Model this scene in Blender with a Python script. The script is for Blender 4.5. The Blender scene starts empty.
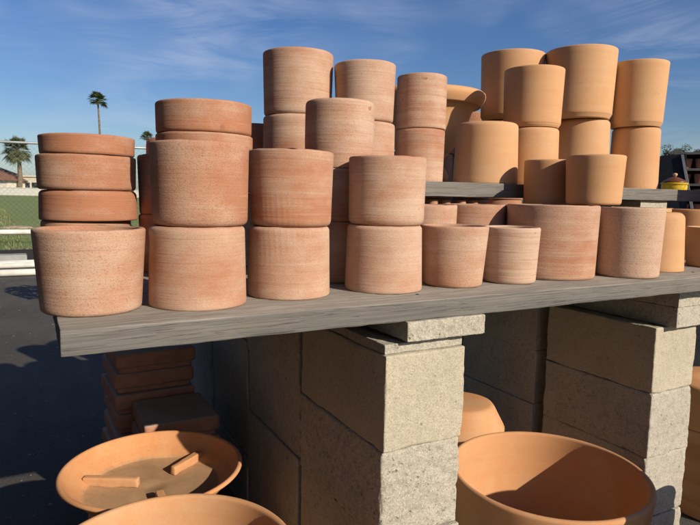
import bpy, bmesh, math, random
from mathutils import Vector, Matrix, noise as mn
random.seed(7)
C = bpy.context.scene.collection
R = math.radians
PI = math.pi

# ------------------------------------------------------------------ materials
class N:
    """small wrapper for building node materials"""
    def __init__(self, name):
        self.m = bpy.data.materials.new(name); self.m.use_nodes = True
        self.t = self.m.node_tree; self.b = self.t.nodes['Principled BSDF']
        self.b.inputs['Specular IOR Level'].default_value = 0.25
    def n(self, kind, **kw):
        nd = self.t.nodes.new('ShaderNode' + kind)
        for k, v in kw.items(): setattr(nd, k, v)
        return nd
    def l(self, a, b): self.t.links.new(a, b)
    def setin(self, sock, v):
        if hasattr(v, 'is_linked') or hasattr(v, 'links'): self.l(v, sock)
        else: sock.default_value = v
    def coord(self, which='Object'): return self.n('TexCoord').outputs[which]
    def mapping(self, vec, scale=(1,1,1), loc=(0,0,0), rot=(0,0,0)):
        m = self.n('Mapping'); self.l(vec, m.inputs['Vector'])
        m.inputs['Scale'].default_value = scale; self.setin(m.inputs['Location'], loc); m.inputs['Rotation'].default_value = rot
        return m.outputs[0]
    def noise(self, vec, scale=5, detail=3, rough=.55, dist=0.):
        m = self.n('TexNoise'); self.l(vec, m.inputs['Vector']); m.inputs['Scale'].default_value = scale
        m.inputs['Detail'].default_value = detail; m.inputs['Roughness'].default_value = rough; m.inputs['Distortion'].default_value = dist
        return m.outputs['Fac']
    def voro(self, vec, scale=5, feature='F1'):
        m = self.n('TexVoronoi'); m.feature = feature; self.l(vec, m.inputs['Vector']); m.inputs['Scale'].default_value = scale
        return m.outputs['Distance']
    def ramp(self, fac, stops):
        r = self.n('ValToRGB'); self.l(fac, r.inputs[0]); e = r.color_ramp.elements
        while len(e) < len(stops): e.new(.5)
        for el, (p, c) in zip(e, stops):
            el.position = p; el.color = (c, c, c, 1) if isinstance(c, (int, float)) else (*c, 1)
        return r.outputs[0]
    def mix(self, fac, a, b, mode='MIX'):
        m = self.n('Mix', data_type='RGBA', blend_type=mode)
        self.setin(m.inputs[0], fac)
        for s, v in ((m.inputs[6], a), (m.inputs[7], b)):
            if isinstance(v, tuple): s.default_value = (*v, 1)
            else: self.l(v, s)
        return m.outputs[2]
    def math(self, op, a, b=0., c=None):
        m = self.n('Math', operation=op); self.setin(m.inputs[0], a); self.setin(m.inputs[1], b)
        if c is not None: self.setin(m.inputs[2], c)
        return m.outputs[0]
    def color(self, c):
        if isinstance(c, tuple): self.b.inputs['Base Color'].default_value = (*c, 1)
        else: self.l(c, self.b.inputs['Base Color'])
    def rough(self, v): self.setin(self.b.inputs['Roughness'], v)
    def bump(self, h, dist=.001, strength=1., prev=None):
        m = self.n('Bump'); m.inputs['Distance'].default_value = dist; m.inputs['Strength'].default_value = strength
        self.l(h, m.inputs['Height'])
        if prev is not None: self.l(prev, m.inputs['Normal'])
        self.l(m.outputs[0], self.b.inputs['Normal']); return m.outputs[0]

def rnd_vec(k, scale=1.0):
    """object coordinates shifted by a per-object random amount"""
    info = k.n('ObjectInfo'); co = k.coord('Object')
    off = k.n('CombineXYZ'); k.l(k.math('MULTIPLY', info.outputs['Random'], 37.), off.inputs[0]); k.l(k.math('MULTIPLY', info.outputs['Random'], 11.), off.inputs[1]); k.l(k.math('MULTIPLY', info.outputs['Random'], 5.), off.inputs[2])
    add = k.n('VectorMath', operation='ADD'); k.l(co, add.inputs[0]); k.l(off.outputs[0], add.inputs[1])
    return add.outputs[0], info

def clay_rough():
    """unglazed terracotta; object colour: R = chalky bloom, G = orange shift, B = throwing rings, alpha = pitting"""
    k = N('rough_terracotta'); v, info = rnd_vec(k)
    sep = k.n('SeparateColor'); k.l(info.outputs['Color'], sep.inputs[0]); bloom, warm, ring = sep.outputs[0], sep.outputs[1], sep.outputs[2]
    pitted = info.outputs['Alpha']
    soft = k.noise(k.mapping(v, (2, 2, 42)), 1., 3, .6, .3)
    line = k.noise(k.mapping(v, (5, 5, 210)), 1., 3, .65, .2)
    large = k.noise(v, 5.5, 3, .55); mid = k.noise(k.mapping(v, (15, 15, 26)), 1., 4, .6)
    grain = k.noise(k.mapping(v, (1, 1, 1.35)), 330, 3, .7); fine = k.noise(v, 620, 2, .7)
    base = k.mix(warm, (.39, .205, .132), (.405, .178, .098))
    base = k.mix(k.math('MULTIPLY', k.ramp(soft, [(.47, 0.), (.68, 1.)]), k.math('MULTIPLY_ADD', ring, .6, .1)), base, (.30, .145, .098))
    red = k.noise(k.mapping(v, (4, 4, 9)), 1., 3, .6, .4)
    base = k.mix(k.ramp(red, [(.50, 0.), (.70, .7)]), base, (.39, .158, .09))
    s = k.math('ADD', k.math('MULTIPLY', large, .95), k.math('MULTIPLY', mid, .42))
    s = k.math('ADD', s, k.math('MULTIPLY', k.math('SUBTRACT', soft, .5), k.math('MULTIPLY', ring, .9)))
    s = k.math('ADD', s, k.math('MULTIPLY', k.math('SUBTRACT', grain, .5), .30))
    s = k.math('ADD', s, k.math('MULTIPLY', k.math('SUBTRACT', bloom, .475), .60))
    m = k.ramp(s, [(.50, 0.), (.69, .46), (.90, .95)])
    col = k.mix(m, base, (.54, .385, .288))
    col = k.mix(k.math('MULTIPLY', k.ramp(line, [(.28, 1.), (.42, 0.)]), k.math('MULTIPLY_ADD', ring, .40, .20)), col, (.31, .155, .105))
    col = k.mix(k.math('MULTIPLY', k.ramp(line, [(.62, 0.), (.76, 1.)]), k.math('MULTIPLY_ADD', ring, .32, .20)), col, (.60, .44, .34))
    pits = k.math('MULTIPLY', k.ramp(grain, [(.34, .8), (.45, 0.)]), pitted)
    col = k.mix(pits, col, (.27, .125, .078))
    col = k.mix(k.ramp(fine, [(.34, .40), (.46, 0.)]), col, (.30, .15, .10))
    chip = k.math('MULTIPLY', k.ramp(k.noise(v, 34, 2, .5), [(.70, 0.), (.73, .75)]), k.ramp(large, [(.5, 0.), (.6, 1.)]))
    col = k.mix(chip, col, (.30, .14, .085))
    k.color(col); k.rough(.93)
    b = k.bump(k.math('MULTIPLY', soft, k.math('MULTIPLY_ADD', ring, 1., .25)), .0026, .8)
    b = k.bump(line, .0008, .9, b); b = k.bump(k.math('MULTIPLY', grain, k.math('ADD', pitted, .4)), .0006, .8, b)
    k.bump(fine, .0004, .7, b)
    return k.m

def clay_smooth():
    """smooth tan clay; object colour: R = paleness, G = orange shift, B = stain"""
    k = N('smooth_tan_clay'); v, info = rnd_vec(k)
    sep = k.n('SeparateColor'); k.l(info.outputs['Color'], sep.inputs[0]); pale, warm, stain = sep.outputs
    rings = k.noise(k.mapping(v, (1.2, 1.2, 60)), 1., 3, .6, .15)
    patch = k.noise(k.mapping(v, (4, 4, 10)), 1., 4, .6, .4)
    fine = k.noise(v, 260, 3, .7)
    base = k.mix(warm, (.565, .338, .175), (.535, .252, .11))
    base = k.mix(k.math('MULTIPLY', pale, k.ramp(patch, [(.35, 0.), (.75, 1.)])), base, (.60, .385, .215))
    base = k.mix(k.ramp(rings, [(.4, .0), (.75, .22)]), base, (.46, .22, .105))
    base = k.mix(k.math('MULTIPLY', stain, k.ramp(patch, [(.5, 0.), (.72, .5)])), base, (.40, .22, .13))
    dust = k.noise(v, 7, 5, .65, .5); sc_ = k.noise(k.mapping(v, (8, 8, 22)), 1., 5, .7, .8)
    base = k.mix(k.ramp(dust, [(.48, 0.), (.74, .55)]), base, (.57, .385, .24))
    base = k.mix(k.ramp(sc_, [(.62, 0.), (.70, .34)]), base, (.38, .20, .11))
    base = k.mix(k.ramp(fine, [(.34, .3), (.44, 0.)]), base, (.38, .19, .10))
    k.color(base); k.rough(.8)
    b = k.bump(rings, .0007, .6)
    k.bump(fine, .0003, .6, b)
    return k.m

def dusty_tray():
    k = N('dusty_brown_clay'); v, info = rnd_vec(k)
    n_ = k.noise(v, 26, 4, .65); g = k.n('NewGeometry'); sp = k.n('SeparateXYZ'); k.l(g.outputs['Normal'], sp.inputs[0])
    col = k.ramp(n_, [(.3, (.36, .165, .11)), (.7, (.48, .24, .16))])
    dust = k.math('MULTIPLY', k.ramp(sp.outputs[2], [(.55, 0.), (.95, 1.)]), k.ramp(n_, [(.25, .55), (.7, .95)]))
    k.color(k.mix(dust, col, (.46, .42, .38))); k.rough(.95); k.bump(n_, .001, .8)
    return k.m
def stained_dish():
    k = N('stained_dish_clay'); v, info = rnd_vec(k); o = k.coord('Object'); sp = k.n('SeparateXYZ'); k.l(o, sp.inputs[0])
    n_ = k.noise(v, 16, 5, .65, .3); f_ = k.noise(v, 240, 3, .7)
    clay = k.mix(k.ramp(n_, [(.3, 0.), (.7, 1.)]), (.55, .25, .105), (.60, .32, .16))
    z = k.math('ADD', sp.outputs[2], k.math('MULTIPLY', k.math('SUBTRACT', n_, .5), .012))
    dirt = k.ramp(k.math('MULTIPLY', z, 20.), [(.20, .85), (.36, 0.)])
    col = k.mix(dirt, clay, k.mix(k.ramp(n_, [(.35, 0.), (.65, 1.)]), (.30, .20, .12), (.40, .265, .155)))
    k.color(k.mix(k.ramp(f_, [(.34, .35), (.44, 0.)]), col, (.26, .15, .09))); k.rough(.9); k.bump(n_, .0006, .8)
    return k.m
def weathered_wood(name, tone=1.0):
    k = N(name); v, info = rnd_vec(k)
    warp = k.noise(k.mapping(v, (1.5, 6, 6)), 1., 2, .5)
    wv = k.n('VectorMath', operation='ADD'); k.l(v, wv.inputs[0])
    cx = k.n('CombineXYZ'); k.l(k.math('MULTIPLY', k.math('SUBTRACT', warp, .5), .05), cx.inputs[1]); k.l(k.math('MULTIPLY', k.math('SUBTRACT', warp, .5), .03), cx.inputs[2]); k.l(cx.outputs[0], wv.inputs[1])
    g = wv.outputs[0]
    grain = k.noise(k.mapping(g, (3.5, 230, 230)), 1., 6, .7, .3)
    band = k.noise(k.mapping(g, (1.1, 75, 75)), 1., 4, .65, .5)
    crack = k.noise(k.mapping(g, (5.0, 330, 330)), 1., 3, .6, .4)
    blot = k.noise(k.mapping(v, (3, 9, 9)), 1., 4, .6)
    t = tone
    col = k.ramp(grain, [(.25, (.118*t, .114*t, .106*t)), (.5, (.25*t, .24*t, .222*t)), (.75, (.355*t, .342*t, .315*t))])
    col = k.mix(k.ramp(band, [(.38, .0), (.7, .6)]), col, (.172*t, .170*t, .165*t))
    col = k.mix(k.ramp(blot, [(.5, 0.), (.75, .35)]), col, (.36*t, .325*t, .275*t))
    col = k.mix(k.ramp(crack, [(.30, .6), (.40, 0.)]), col, (.09, .08, .07))
    g_ = k.n('NewGeometry'); sp = k.n('SeparateXYZ'); k.l(g_.outputs['Normal'], sp.inputs[0])
    dust = k.math('MULTIPLY', k.ramp(sp.outputs[2], [(.6, 0.), (.9, 1.)]), k.ramp(blot, [(.3, .35), (.7, .75)]))
    dust = k.math('MULTIPLY', dust, k.ramp(grain, [(.32, .25), (.6, 1.)]))
    col = k.mix(dust, col, (.80*t, .73*t, .62*t))
    k.color(col); k.rough(.9)
    b = k.bump(grain, .0012, 1.); b = k.bump(k.ramp(crack, [(.28, 0.), (.42, 1.)]), .0009, .9, b)
    k.bump(band, .0020, .8, b)
    return k.m

def concrete(name, pits=.5, col0=(.46, .425, .345), col1=(.36, .33, .27)):
    k = N(name); v, info = rnd_vec(k)
    fine = k.noise(v, 330, 4, .75); mid = k.noise(v, 70, 5, .7); big = k.noise(v, 7, 4, .6)
    pv = k.voro(v, 150); pv2 = k.voro(v, 75)
    mask = k.noise(v, 28, 3, .6)
    col = k.mix(k.ramp(big, [(.35, 0.), (.7, 1.)]), col0, col1)
    agg = k.voro(v, 190)
    col = k.mix(k.math('MULTIPLY', k.ramp(agg, [(.2, .75), (.5, 0.)]), .35+.6*pits), col, (.66, .62, .52))
    col = k.mix(k.ramp(mid, [(.50, 0.), (.66, .15+.6*pits)]), col, (.22, .20, .165))
    col = k.mix(k.ramp(fine, [(.34, .7), (.5, 0.)]), col, (.19, .17, .14))
    pit = k.math('MULTIPLY', k.ramp(pv2, [(.10, 1.), (.30, 0.)]), k.ramp(mask, [(.66-.16*pits, 0.), (.72-.16*pits, 1.)]))
    pit2 = k.math('MULTIPLY', k.ramp(pv, [(.08, 1.), (.30, 0.)]), k.ramp(mid, [(.64-.16*pits, 0.), (.72-.16*pits, 1.)]))
    allp = k.math('MAXIMUM', pit, pit2)
    col = k.mix(k.math('MULTIPLY', allp, .25 + .35*pits), col, (.13, .115, .09))
    k.color(col); k.rough(.95)
    b = k.bump(mid, .0035, .5 + .5*pits); b = k.bump(fine, .0012, 1., b)
    k.bump(k.math('SUBTRACT', 1., allp), .0045, .5 + .5*pits, b)
    return k.m

def plain(name, col, rough=.6, var=.15, scale=20, metallic=0., bump=0.):
    k = N(name); v, info = rnd_vec(k)
    n_ = k.noise(v, scale, 4, .6)
    d = tuple(c*(1-var*1.6) for c in col); e = tuple(min(1, c*(1+var)) for c in col)
    k.color(k.ramp(n_, [(.3, d), (.7, e)])); k.rough(rough); k.b.inputs['Metallic'].default_value = metallic
    if bump: k.bump(n_, bump, .8)
    return k.m

def asphalt():
    k = N('asphalt'); v = k.coord('Object')
    fine = k.noise(v, 160, 4, .75); big = k.noise(v, .9, 5, .65); mid = k.noise(v, 14, 5, .65)
    streak = k.noise(k.mapping(v, (2.2, .35, 1), rot=(0, 0, R(-60))), 1., 4, .65)
    col = k.ramp(fine, [(.3, (.040, .038, .038)), (.55, (.072, .068, .065)), (.8, (.14, .132, .122))])
    col = k.mix(k.ramp(big, [(.42, 0.), (.72, .45)]), col, (.15, .135, .118))
    col = k.mix(k.ramp(streak, [(.5, 0.), (.7, .5)]), col, (.145, .132, .115))
    col = k.mix(k.ramp(mid, [(.62, 0.), (.74, .55)]), col, (.17, .15, .125))
    k.color(col); k.rough(.95)
    b = k.bump(fine, .004, 1.); k.bump(mid, .006, .6, b)
    return k.m

def grass_ground():
    k = N('grass_ground'); v = k.coord('Object')
    a = k.noise(v, .8, 5, .7); b_ = k.noise(v, 9, 4, .75); c = k.noise(k.mapping(v, (.09, .09, .09)), 1., 3, .6)
    col = k.ramp(b_, [(.3, (.07, .115, .03)), (.5, (.165, .225, .055)), (.72, (.32, .33, .12))])
    col = k.mix(k.ramp(a, [(.45, 0.), (.72, .55)]), col, (.23, .21, .10))
    col = k.mix(k.ramp(c, [(.45, 0.), (.65, .5)]), col, (.22, .26, .09))
    k.color(col); k.rough(1.); k.bump(b_, .05, 1.)
    return k.m

def leafy(name, dark, light):
    k = N(name); info = k.n('ObjectInfo'); g = k.n('NewGeometry')
    v = k.coord('Object'); n_ = k.noise(v, 1.3, 3, .6); r = g.outputs['Random Per Island']
    col = k.mix(r, dark, light); col = k.mix(k.ramp(n_, [(.4, 0.), (.7, .5)]), col, light)
    k.color(col); k.rough(.7)
    return k.m

M = {
 'rough': clay_rough(), 'smooth': clay_smooth(),
 'wood': weathered_wood('weathered_plank', .66), 'wood_dark': weathered_wood('older_plank', .72), 'timber': weathered_wood('rack_timber', .5),
 'cmu_smooth': concrete('smooth_concrete', .12, (.51, .46, .355), (.43, .39, .30)), 'cmu_pit': concrete('pitted_concrete', .62, (.47, .44, .365), (.40, .375, .31)),
 'cmu_mid': concrete('grey_concrete', .45, (.47, .445, .385), (.39, .365, .315)), 'asphalt': asphalt(), 'tray': dusty_tray(), 'dish': stained_dish(), 'grass': grass_ground(),
 'brown_clay': plain('brown_clay', (.36, .15, .09), .75, .2, 35, bump=.001),
 'galv': plain('galvanised_steel', (.36, .39, .40), .5, .12, 8, .5), 'white': plain('white_paint', (.66, .65, .60), .6, .14, 6),
 'black': plain('black_plastic', (.018, .018, .02), .45, .2, 9), 'yellow': plain('yellow_glaze', (.62, .42, .025), .5, .25, 30),
 'brown_lid': plain('brown_glaze', (.17, .06, .025), .35, .25, 30), 'slate': plain('dark_board', (.016, .018, .024), .6, .25, 12),
 'palebar': plain('pale_edge', (.30, .30, .31), .5, .1, 9), 'tan': plain('tan_earth', (.42, .33, .22), 1., .25, 3, bump=.02),
 'stucco': plain('pale_stucco', (.68, .62, .52), .9, .06, 1.5), 'rooftile': plain('brown_roof_tiles', (.23, .115, .07), .85, .3, 3, bump=.05),
 'glass': plain('dark_window_glass', (.03, .035, .04), .15, .1, 2), 'bark': plain('palm_bark', (.20, .155, .11), .95, .3, 4, bump=.03),
 'palmleaf': leafy('palm_fronds', (.022, .04, .012), (.085, .11, .035)), 'palmleaf2': leafy('dusty_fronds', (.04, .055, .022), (.13, .15, .065)),
 'leaf': leafy('olive_leaves', (.03, .042, .018), (.10, .115, .055)), 'blade': leafy('grass_blades', (.06, .10, .025), (.24, .25, .10)),
 'gravel': plain('gravel', (.20, .185, .165), 1., .3, 5), 'greybox': plain('grey_plastic', (.30, .31, .30), .6, .1, 9),
}

# ------------------------------------------------------------------ object helpers
def link(name, bm, mat, parent=None, loc=(0,0,0), rot=(0,0,0), smooth=True):
    me = bpy.data.meshes.new(name); bmesh.ops.recalc_face_normals(bm, faces=bm.faces); bm.to_mesh(me); bm.free()
    if smooth:
        for p in me.polygons: p.use_smooth = True
    me.materials.append(M[mat] if isinstance(mat, str) else mat)
    o = bpy.data.objects.new(name, me); C.objects.link(o); o.location = loc; o.rotation_euler = rot
    if parent: o.parent = parent
    return o
def empty(name, loc=(0,0,0), rz=0.):
    o = bpy.data.objects.new(name, None); C.objects.link(o); o.location = loc; o.rotation_euler = (0, 0, rz); o.empty_display_size = .05
    return o
def tag(o, label=None, cat=None, group=None, kind=None):
    if label: o['label'] = label
    if cat: o['category'] = cat
    if group: o['group'] = group
    if kind: o['kind'] = kind
    return o

def lathe(bm, prof, seg=72, wob=0., seed=0., chips=False, ripple=0.):
    """revolve (r, z) profile; r = 0 ends close with a fan"""
    rings = []; top = max(z for r, z in prof)
    for (r, z) in prof:
        if r < 1e-6:
            rings.append([bm.verts.new((0, 0, z))])
        else:
            ring = []
            for i in range(seg):
                a = 2*PI*i/seg
                k = 1 + wob*(math.sin(2*a+seed) + .5*math.sin(3*a+2.3*seed))
                if ripple: k += abs(ripple)*max(0., min(1., (z/top-.45)*4 if ripple > 0 else (.5-z/top)*4))*max(0., math.sin(a*46 + z*30 + 2*mn.noise(Vector((a*2, z*20, seed)))))*max(0., min(1., 1.4*mn.noise(Vector((math.cos(a)*1.3, math.sin(a)*1.3, z*9+seed)))+.5))
                dz = wob*.35*r*math.sin(a*2+seed*1.7)*min(1, z/.03) if z > 0 else 0
                zz = z+dz
                if chips and z > top-.004 and z > .02:
                    c_ = mn.noise(Vector((math.cos(a)*r*26, math.sin(a)*r*26, seed*3.3))); zz -= max(0., c_-.5)*.006; zz += .0007*mn.noise(Vector((math.cos(a)*3, math.sin(a)*3, seed)))
                ring.append(bm.verts.new((r*k*math.cos(a), r*k*math.sin(a), zz)))
            rings.append(ring)
    for A, B in zip(rings, rings[1:]):
        if len(A) == 1 and len(B) == 1: continue
        for i in range(seg):
            j = (i+1) % seg
            if len(A) == 1: bm.faces.new((A[0], B[i], B[j]))
            elif len(B) == 1: bm.faces.new((A[i], A[j], B[0]))
            else: bm.faces.new((A[i], A[j], B[j], B[i]))
    return bm

def arc(cx, cz, r, a0, a1, n=4): return [(cx + r*math.cos(R(a0+(a1-a0)*i/n)), cz + r*math.sin(R(a0+(a1-a0)*i/n))) for i in range(n+1)]

def prof_upright(rt, rb, h, wall=.010, be=.0075, rl=.0045, foot=None, bulge=0.):
    p = [(0, 0), (rb-be-.012, 0)]
    if foot:
        f0, f1 = foot; p += [(rb-f0-.004, 0), (rb-f0-.001, .0008), (rb-f0, .003), (rb-f0+.0008, .006), (rb-f0*.5, f1*.62), (rb-.0035, f1-.0035), (rb-.001, f1-.0005), (rb, f1+.0025), (rb+.0002, f1+.007)]; z0 = f1+.007
    else: p += arc(rb-be, be, be, -90, 0, 3); z0 = be
    for i in range(1, 13):
        q = i/13; z = z0 + (h-rl-z0)*q
        p.append((rb + (rt-rb)*q + bulge*math.sin(PI*q), z))
    p += arc(rt-rl, h-rl, rl, 0, 90, 4)
    p += arc(rt-wall+rl*.7, h-rl*.7, rl*.7, 90, 180, 3)
    for i in range(1, 5):
        q = i/5; p.append((rt-wall + (rb-rt)*q, h-.006-(h-.022)*q))
    p += [(rb-wall-.006, .014), (0, .013)]
    return p
def prof_inverted(rtop, rbot, h, wall=.010, rr=.0085, rl=.004, bulge=0.):
    p = [(0, h-.012), (rtop-wall-.008, h-.012), (rtop-wall, h-.02), (rbot-wall, rl)]
    p += arc(rbot-wall+rl*.6, rl*.6, rl*.6, 180, 270, 3) + arc(rbot-rl, rl, rl, -90, 0, 3)
    for i in range(1, 13):
        q = i/13; z = rl + (h-rr-rl)*q
        p.append((rbot + (rtop-rbot)*q + bulge*math.sin(PI*q), z))
    p += arc(rtop-rr, h-rr, rr, 0, 90, 5)
    p += [(rtop*.6, h), (.014, h), (.012, h-.004), (0, h-.004)]
    return p

SEED = [0]
def pot(name, u, v, z, prof, mat, label, cat, group=None, tint=(.5, .5, .5), wob=.004, tilt=0., seg=84, ripple=0.):
    SEED[0] += 1; s = SEED[0]*1.618
    bm = bmesh.new(); lathe(bm, prof, seg, wob, s, mat == 'rough', ripple)
    o = link(name, bm, mat, loc=(u, v, z), rot=(tilt*math.sin(s), tilt*math.cos(s), (s*2.4) % 6.28))
    o.color = tint if len(tint) == 4 else (*tint, .35)
    return tag(o, label, cat, group, 'thing')

def axis_pts(h, e, step):
    n = max(1, int(round((2*h-2*e)/step)))
    inner = [-(h-e) + (2*h-2*e)*i/n for i in range(n+1)]
    return [-h, -h+e*.3, -h+e*.65] + inner + [h-e*.65, h-e*.3, h]
def rough_box(sx, sy, sz, e=.005, step=.02, amp=.0012, chip=.6, seed=0., fx=18., bm=None):
    """box with irregular rounded edges and an uneven face"""
    bm = bm or bmesh.new()
    H = (sx/2, sy/2, sz/2)
    A = [axis_pts(h, min(e, h*.45), step) for h in H]
    cache = {}
    def V(p):
        key = tuple(round(c, 6) for c in p)
        if key in cache: return cache[key]
        P = Vector(p); q = Vector((seed*3.1, seed*1.7, seed*.9)) + P*fx
        nz = mn.noise(q) + .5*mn.noise(q*3.1)
        r = e*(.55 + chip*max(-.6, nz)*1.1); r = min(r, min(H)*.9)
        inner = Vector(tuple(max(-h+r, min(h-r, c)) for c, h in zip(P, H))); d = P - inner
        if d.length > 1e-9:
            if sum(1 for c in d if abs(c) > 1e-7) > 1: P = inner + d.normalized()*r
            nrm = d.normalized()
            P = P + nrm*amp*(mn.noise(q*2.3 + Vector((9, 2, 5))) + .6*mn.noise(q*6.1))
        w = bm.verts.new(P); cache[key] = w; return w
    for ax in range(3):
        b_, c_ = (ax+1) % 3, (ax+2) % 3
        for s in (-1, 1):
            for i in range(len(A[b_])-1):
                for j in range(len(A[c_])-1):
                    def mk(a, b):
                        p = [0, 0, 0]; p[ax] = s*H[ax]; p[b_] = A[b_][a]; p[c_] = A[c_][b]; return V(p)
                    f = [mk(i, j), mk(i+1, j), mk(i+1, j+1), mk(i, j+1)]
                    if s < 0: f.reverse()
                    if len(set(f)) == 4: bm.faces.new(f)
    return bm
def box(bm, c, s, rz=0.):
    m = Matrix.Translation(c) @ Matrix.Rotation(rz, 4, 'Z') @ Matrix.Diagonal((*s, 1))
    bmesh.ops.create_cube(bm, size=1., matrix=m); return bm
def tube(bm, p0, p1, r0, r1=None, seg=8, cap=True):
    p0, p1 = Vector(p0), Vector(p1); r1 = r0 if r1 is None else r1
    d = (p1-p0).normalized(); a = d.orthogonal().normalized(); b = d.cross(a)
    A = [bm.verts.new(p0 + (a*math.cos(2*PI*i/seg)+b*math.sin(2*PI*i/seg))*r0) for i in range(seg)]
    B = [bm.verts.new(p1 + (a*math.cos(2*PI*i/seg)+b*math.sin(2*PI*i/seg))*r1) for i in range(seg)]
    for i in range(seg): bm.faces.new((A[i], A[(i+1) % seg], B[(i+1) % seg], B[i]))
    if cap: bm.faces.new(A[::-1]); bm.faces.new(B)
    return bm
def sheet(name, x0, x1, y0, y1, z, mat, label_kind='structure'):
    bm = bmesh.new(); bm.faces.new([bm.verts.new(p) for p in ((x0,y0,z),(x1,y0,z),(x1,y1,z),(x0,y1,z))])
    o = link(name, bm, mat, smooth=False); o['kind'] = label_kind; return o

# ------------------------------------------------------------------ ground
sheet('ground', -900, 900, -900, 900, -.012, 'grass')
sheet('asphalt_yard', -60, 90, -40, 9.75, -.004, 'asphalt')
PZ = .8805                     # top of the lower shelf
LB = .8425                     # underside of the lower shelf
UZ = 1.1254; UB = 1.0841       # upper shelf top / underside

# ------------------------------------------------------------------ concrete block supports
def block(u, v, z, sx, sy, sz, mat, label, group, e=.005, step=.02, amp=.0012, chip=.6, name='concrete_block', rz=0.):
    SEED[0] += 1
    o = link(name, rough_box(sx, sy, sz, e, step, amp, chip, SEED[0]*.37), mat, loc=(u+sx/2, v+sy/2, z+sz/2), rot=(0, 0, rz))
    return tag(o, label, 'concrete block', group, 'thing')
B, L = .194, .397
G1 = 'concrete blocks of the middle pillar'
block(.040, -.012, .8022, B, L, .0400, 'cmu_pit', 'thin concrete cap slab directly under the shelf on the middle pillar', G1, .004, .006, .0012, name='concrete_slab')
block(.003, .010, .7765, B-.004, L-.016, .0195, 'cmu_mid', 'thinner recessed concrete slab second from the top of the middle pillar', G1, .004, .006, .0012, name='concrete_slab')
o = link('timber_shim', rough_box(.15, .16, .0062, .001, .03, .0002, .3, 2.), 'timber', loc=(.10, .29, .7991)); tag(o, 'thin timber shim between the two slabs of the middle pillar', 'shim', None, 'thing')
block(.0, .0, .5825, B, L, .1935, 'cmu_smooth', 'smooth pale concrete block just below the slabs of the middle pillar', G1, .0065, .0045, .0009, 1.)
block(-.003, .002, .3885, B, L, .1935, 'cmu_pit', 'coarse pitted concrete block below the smooth one of the middle pillar', G1, .010, .0045, .0026, 1.)
block(.001, -.001, .1945, B, L, .1935, 'cmu_mid', 'concrete block second from the ground in the middle pillar', G1)
block(.0, .0, 0, B, L, .194, 'cmu_mid', 'concrete block on the ground at the foot of the middle pillar', G1)
block(.0, .415, .788, B, L, .0535, 'cmu_mid', 'dark slab topping the second column of blocks behind the middle pillar', G1, name='concrete_slab')
for i, z in enumerate((.011, .205, .399, .593)):
    block(.004-.006*(i % 2), .413, z, B, L, .1935, 'cmu_mid', 'shaded block of the second column behind the middle pillar, %s course' % ('lowest', 'second', 'third', 'top')[i], G1)
for i, z in enumerate((.034, .228, .422, .616)):
    block(.0+.005*(i % 2), .825, z, B, L, .1935, 'cmu_mid', 'shaded block of the third column behind the middle pillar, %s course' % ('lowest', 'second', 'third', 'top')[i], G1)
block(.0, .825, .811, B, L, .0305, 'cmu_mid', 'dark slab topping the third column of blocks behind the middle pillar', G1, name='concrete_slab')
for i, z in enumerate((.0, .194, .388, .582)):
    block(-.004+.005*(i % 2), 1.236, z, B, L, .1935, 'cmu_mid', 'shaded block of the last column behind the middle pillar, %s course' % ('lowest', 'second', 'third', 'top')[i], G1)
block(.0, 1.236, .7765, B, L, .0655, 'cmu_mid', 'dark slab topping the last column of blocks behind the middle pillar', G1, name='concrete_slab')
G2 = 'concrete blocks of the pillar beside the big pot'
U2 = .9635
block(U2+.042, .058, .7840, B+.10, L, .0580, 'cmu_pit', 'concrete cap slab touching the shelf on the right-hand pillar', G2, .004, .007, .0012, name='concrete_slab')
block(U2+.044, .060, .7245, B+.10, L, .0588, 'cmu_mid', 'lower of two equal slabs capping the right-hand pillar', G2, .004, .007, .0012, name='concrete_slab')
for i, (z, h, mt) in enumerate(((.5290, .1935, 'cmu_smooth'), (.3350, .1935, 'cmu_mid'), (.1410, .1935, 'cmu_mid'), (.0, .1405, 'cmu_mid'))):
    block(U2-.003*(i % 2), .0902-.004*(i % 2), z, B, L, h, mt, 'sunlit concrete block of the right-hand pillar, %s' % ('just under its slabs', 'second below its slabs', 'third below its slabs', 'half height on the ground')[i], G2, .008, .006, .0014, 1.)
for j, v in enumerate((.525, .94)):
    for i, (z, h) in enumerate(((.551, .1935), (.357, .1935), (.163, .1935), (.0, .1625))):
        block(U2-.012+.006*(i % 2), v, z, B, L, h, 'cmu_mid', 'shaded block in the %s column behind the right-hand pillar, %s course' % (('second', 'third')[j], ('top', 'third', 'second', 'lowest')[i]), G2)
    block(U2-.01, v, .745, B, L, .0970, 'cmu_mid', 'dark slab on the %s column behind the right-hand pillar' % ('second', 'third')[j], G2, name='concrete_slab')
for j, v in enumerate((.05, .62, 1.05)):
    for i, z in enumerate((.0, .1945, .389, .5835)):
        block(2.35, v, z, B, L, .194, 'cmu_mid', 'block of the far end pillar under the shelf, %s column, %s course' % (('front', 'middle', 'rear')[j], ('lowest', 'second', 'third', 'top')[i]), 'blocks of the far end pillar')
    block(2.35, v, .778, B, L, .064, 'cmu_mid', 'slab on the %s column of the far end pillar under the shelf' % ('front', 'middle', 'rear')[j], 'blocks of the far end pillar', name='concrete_slab')
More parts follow.
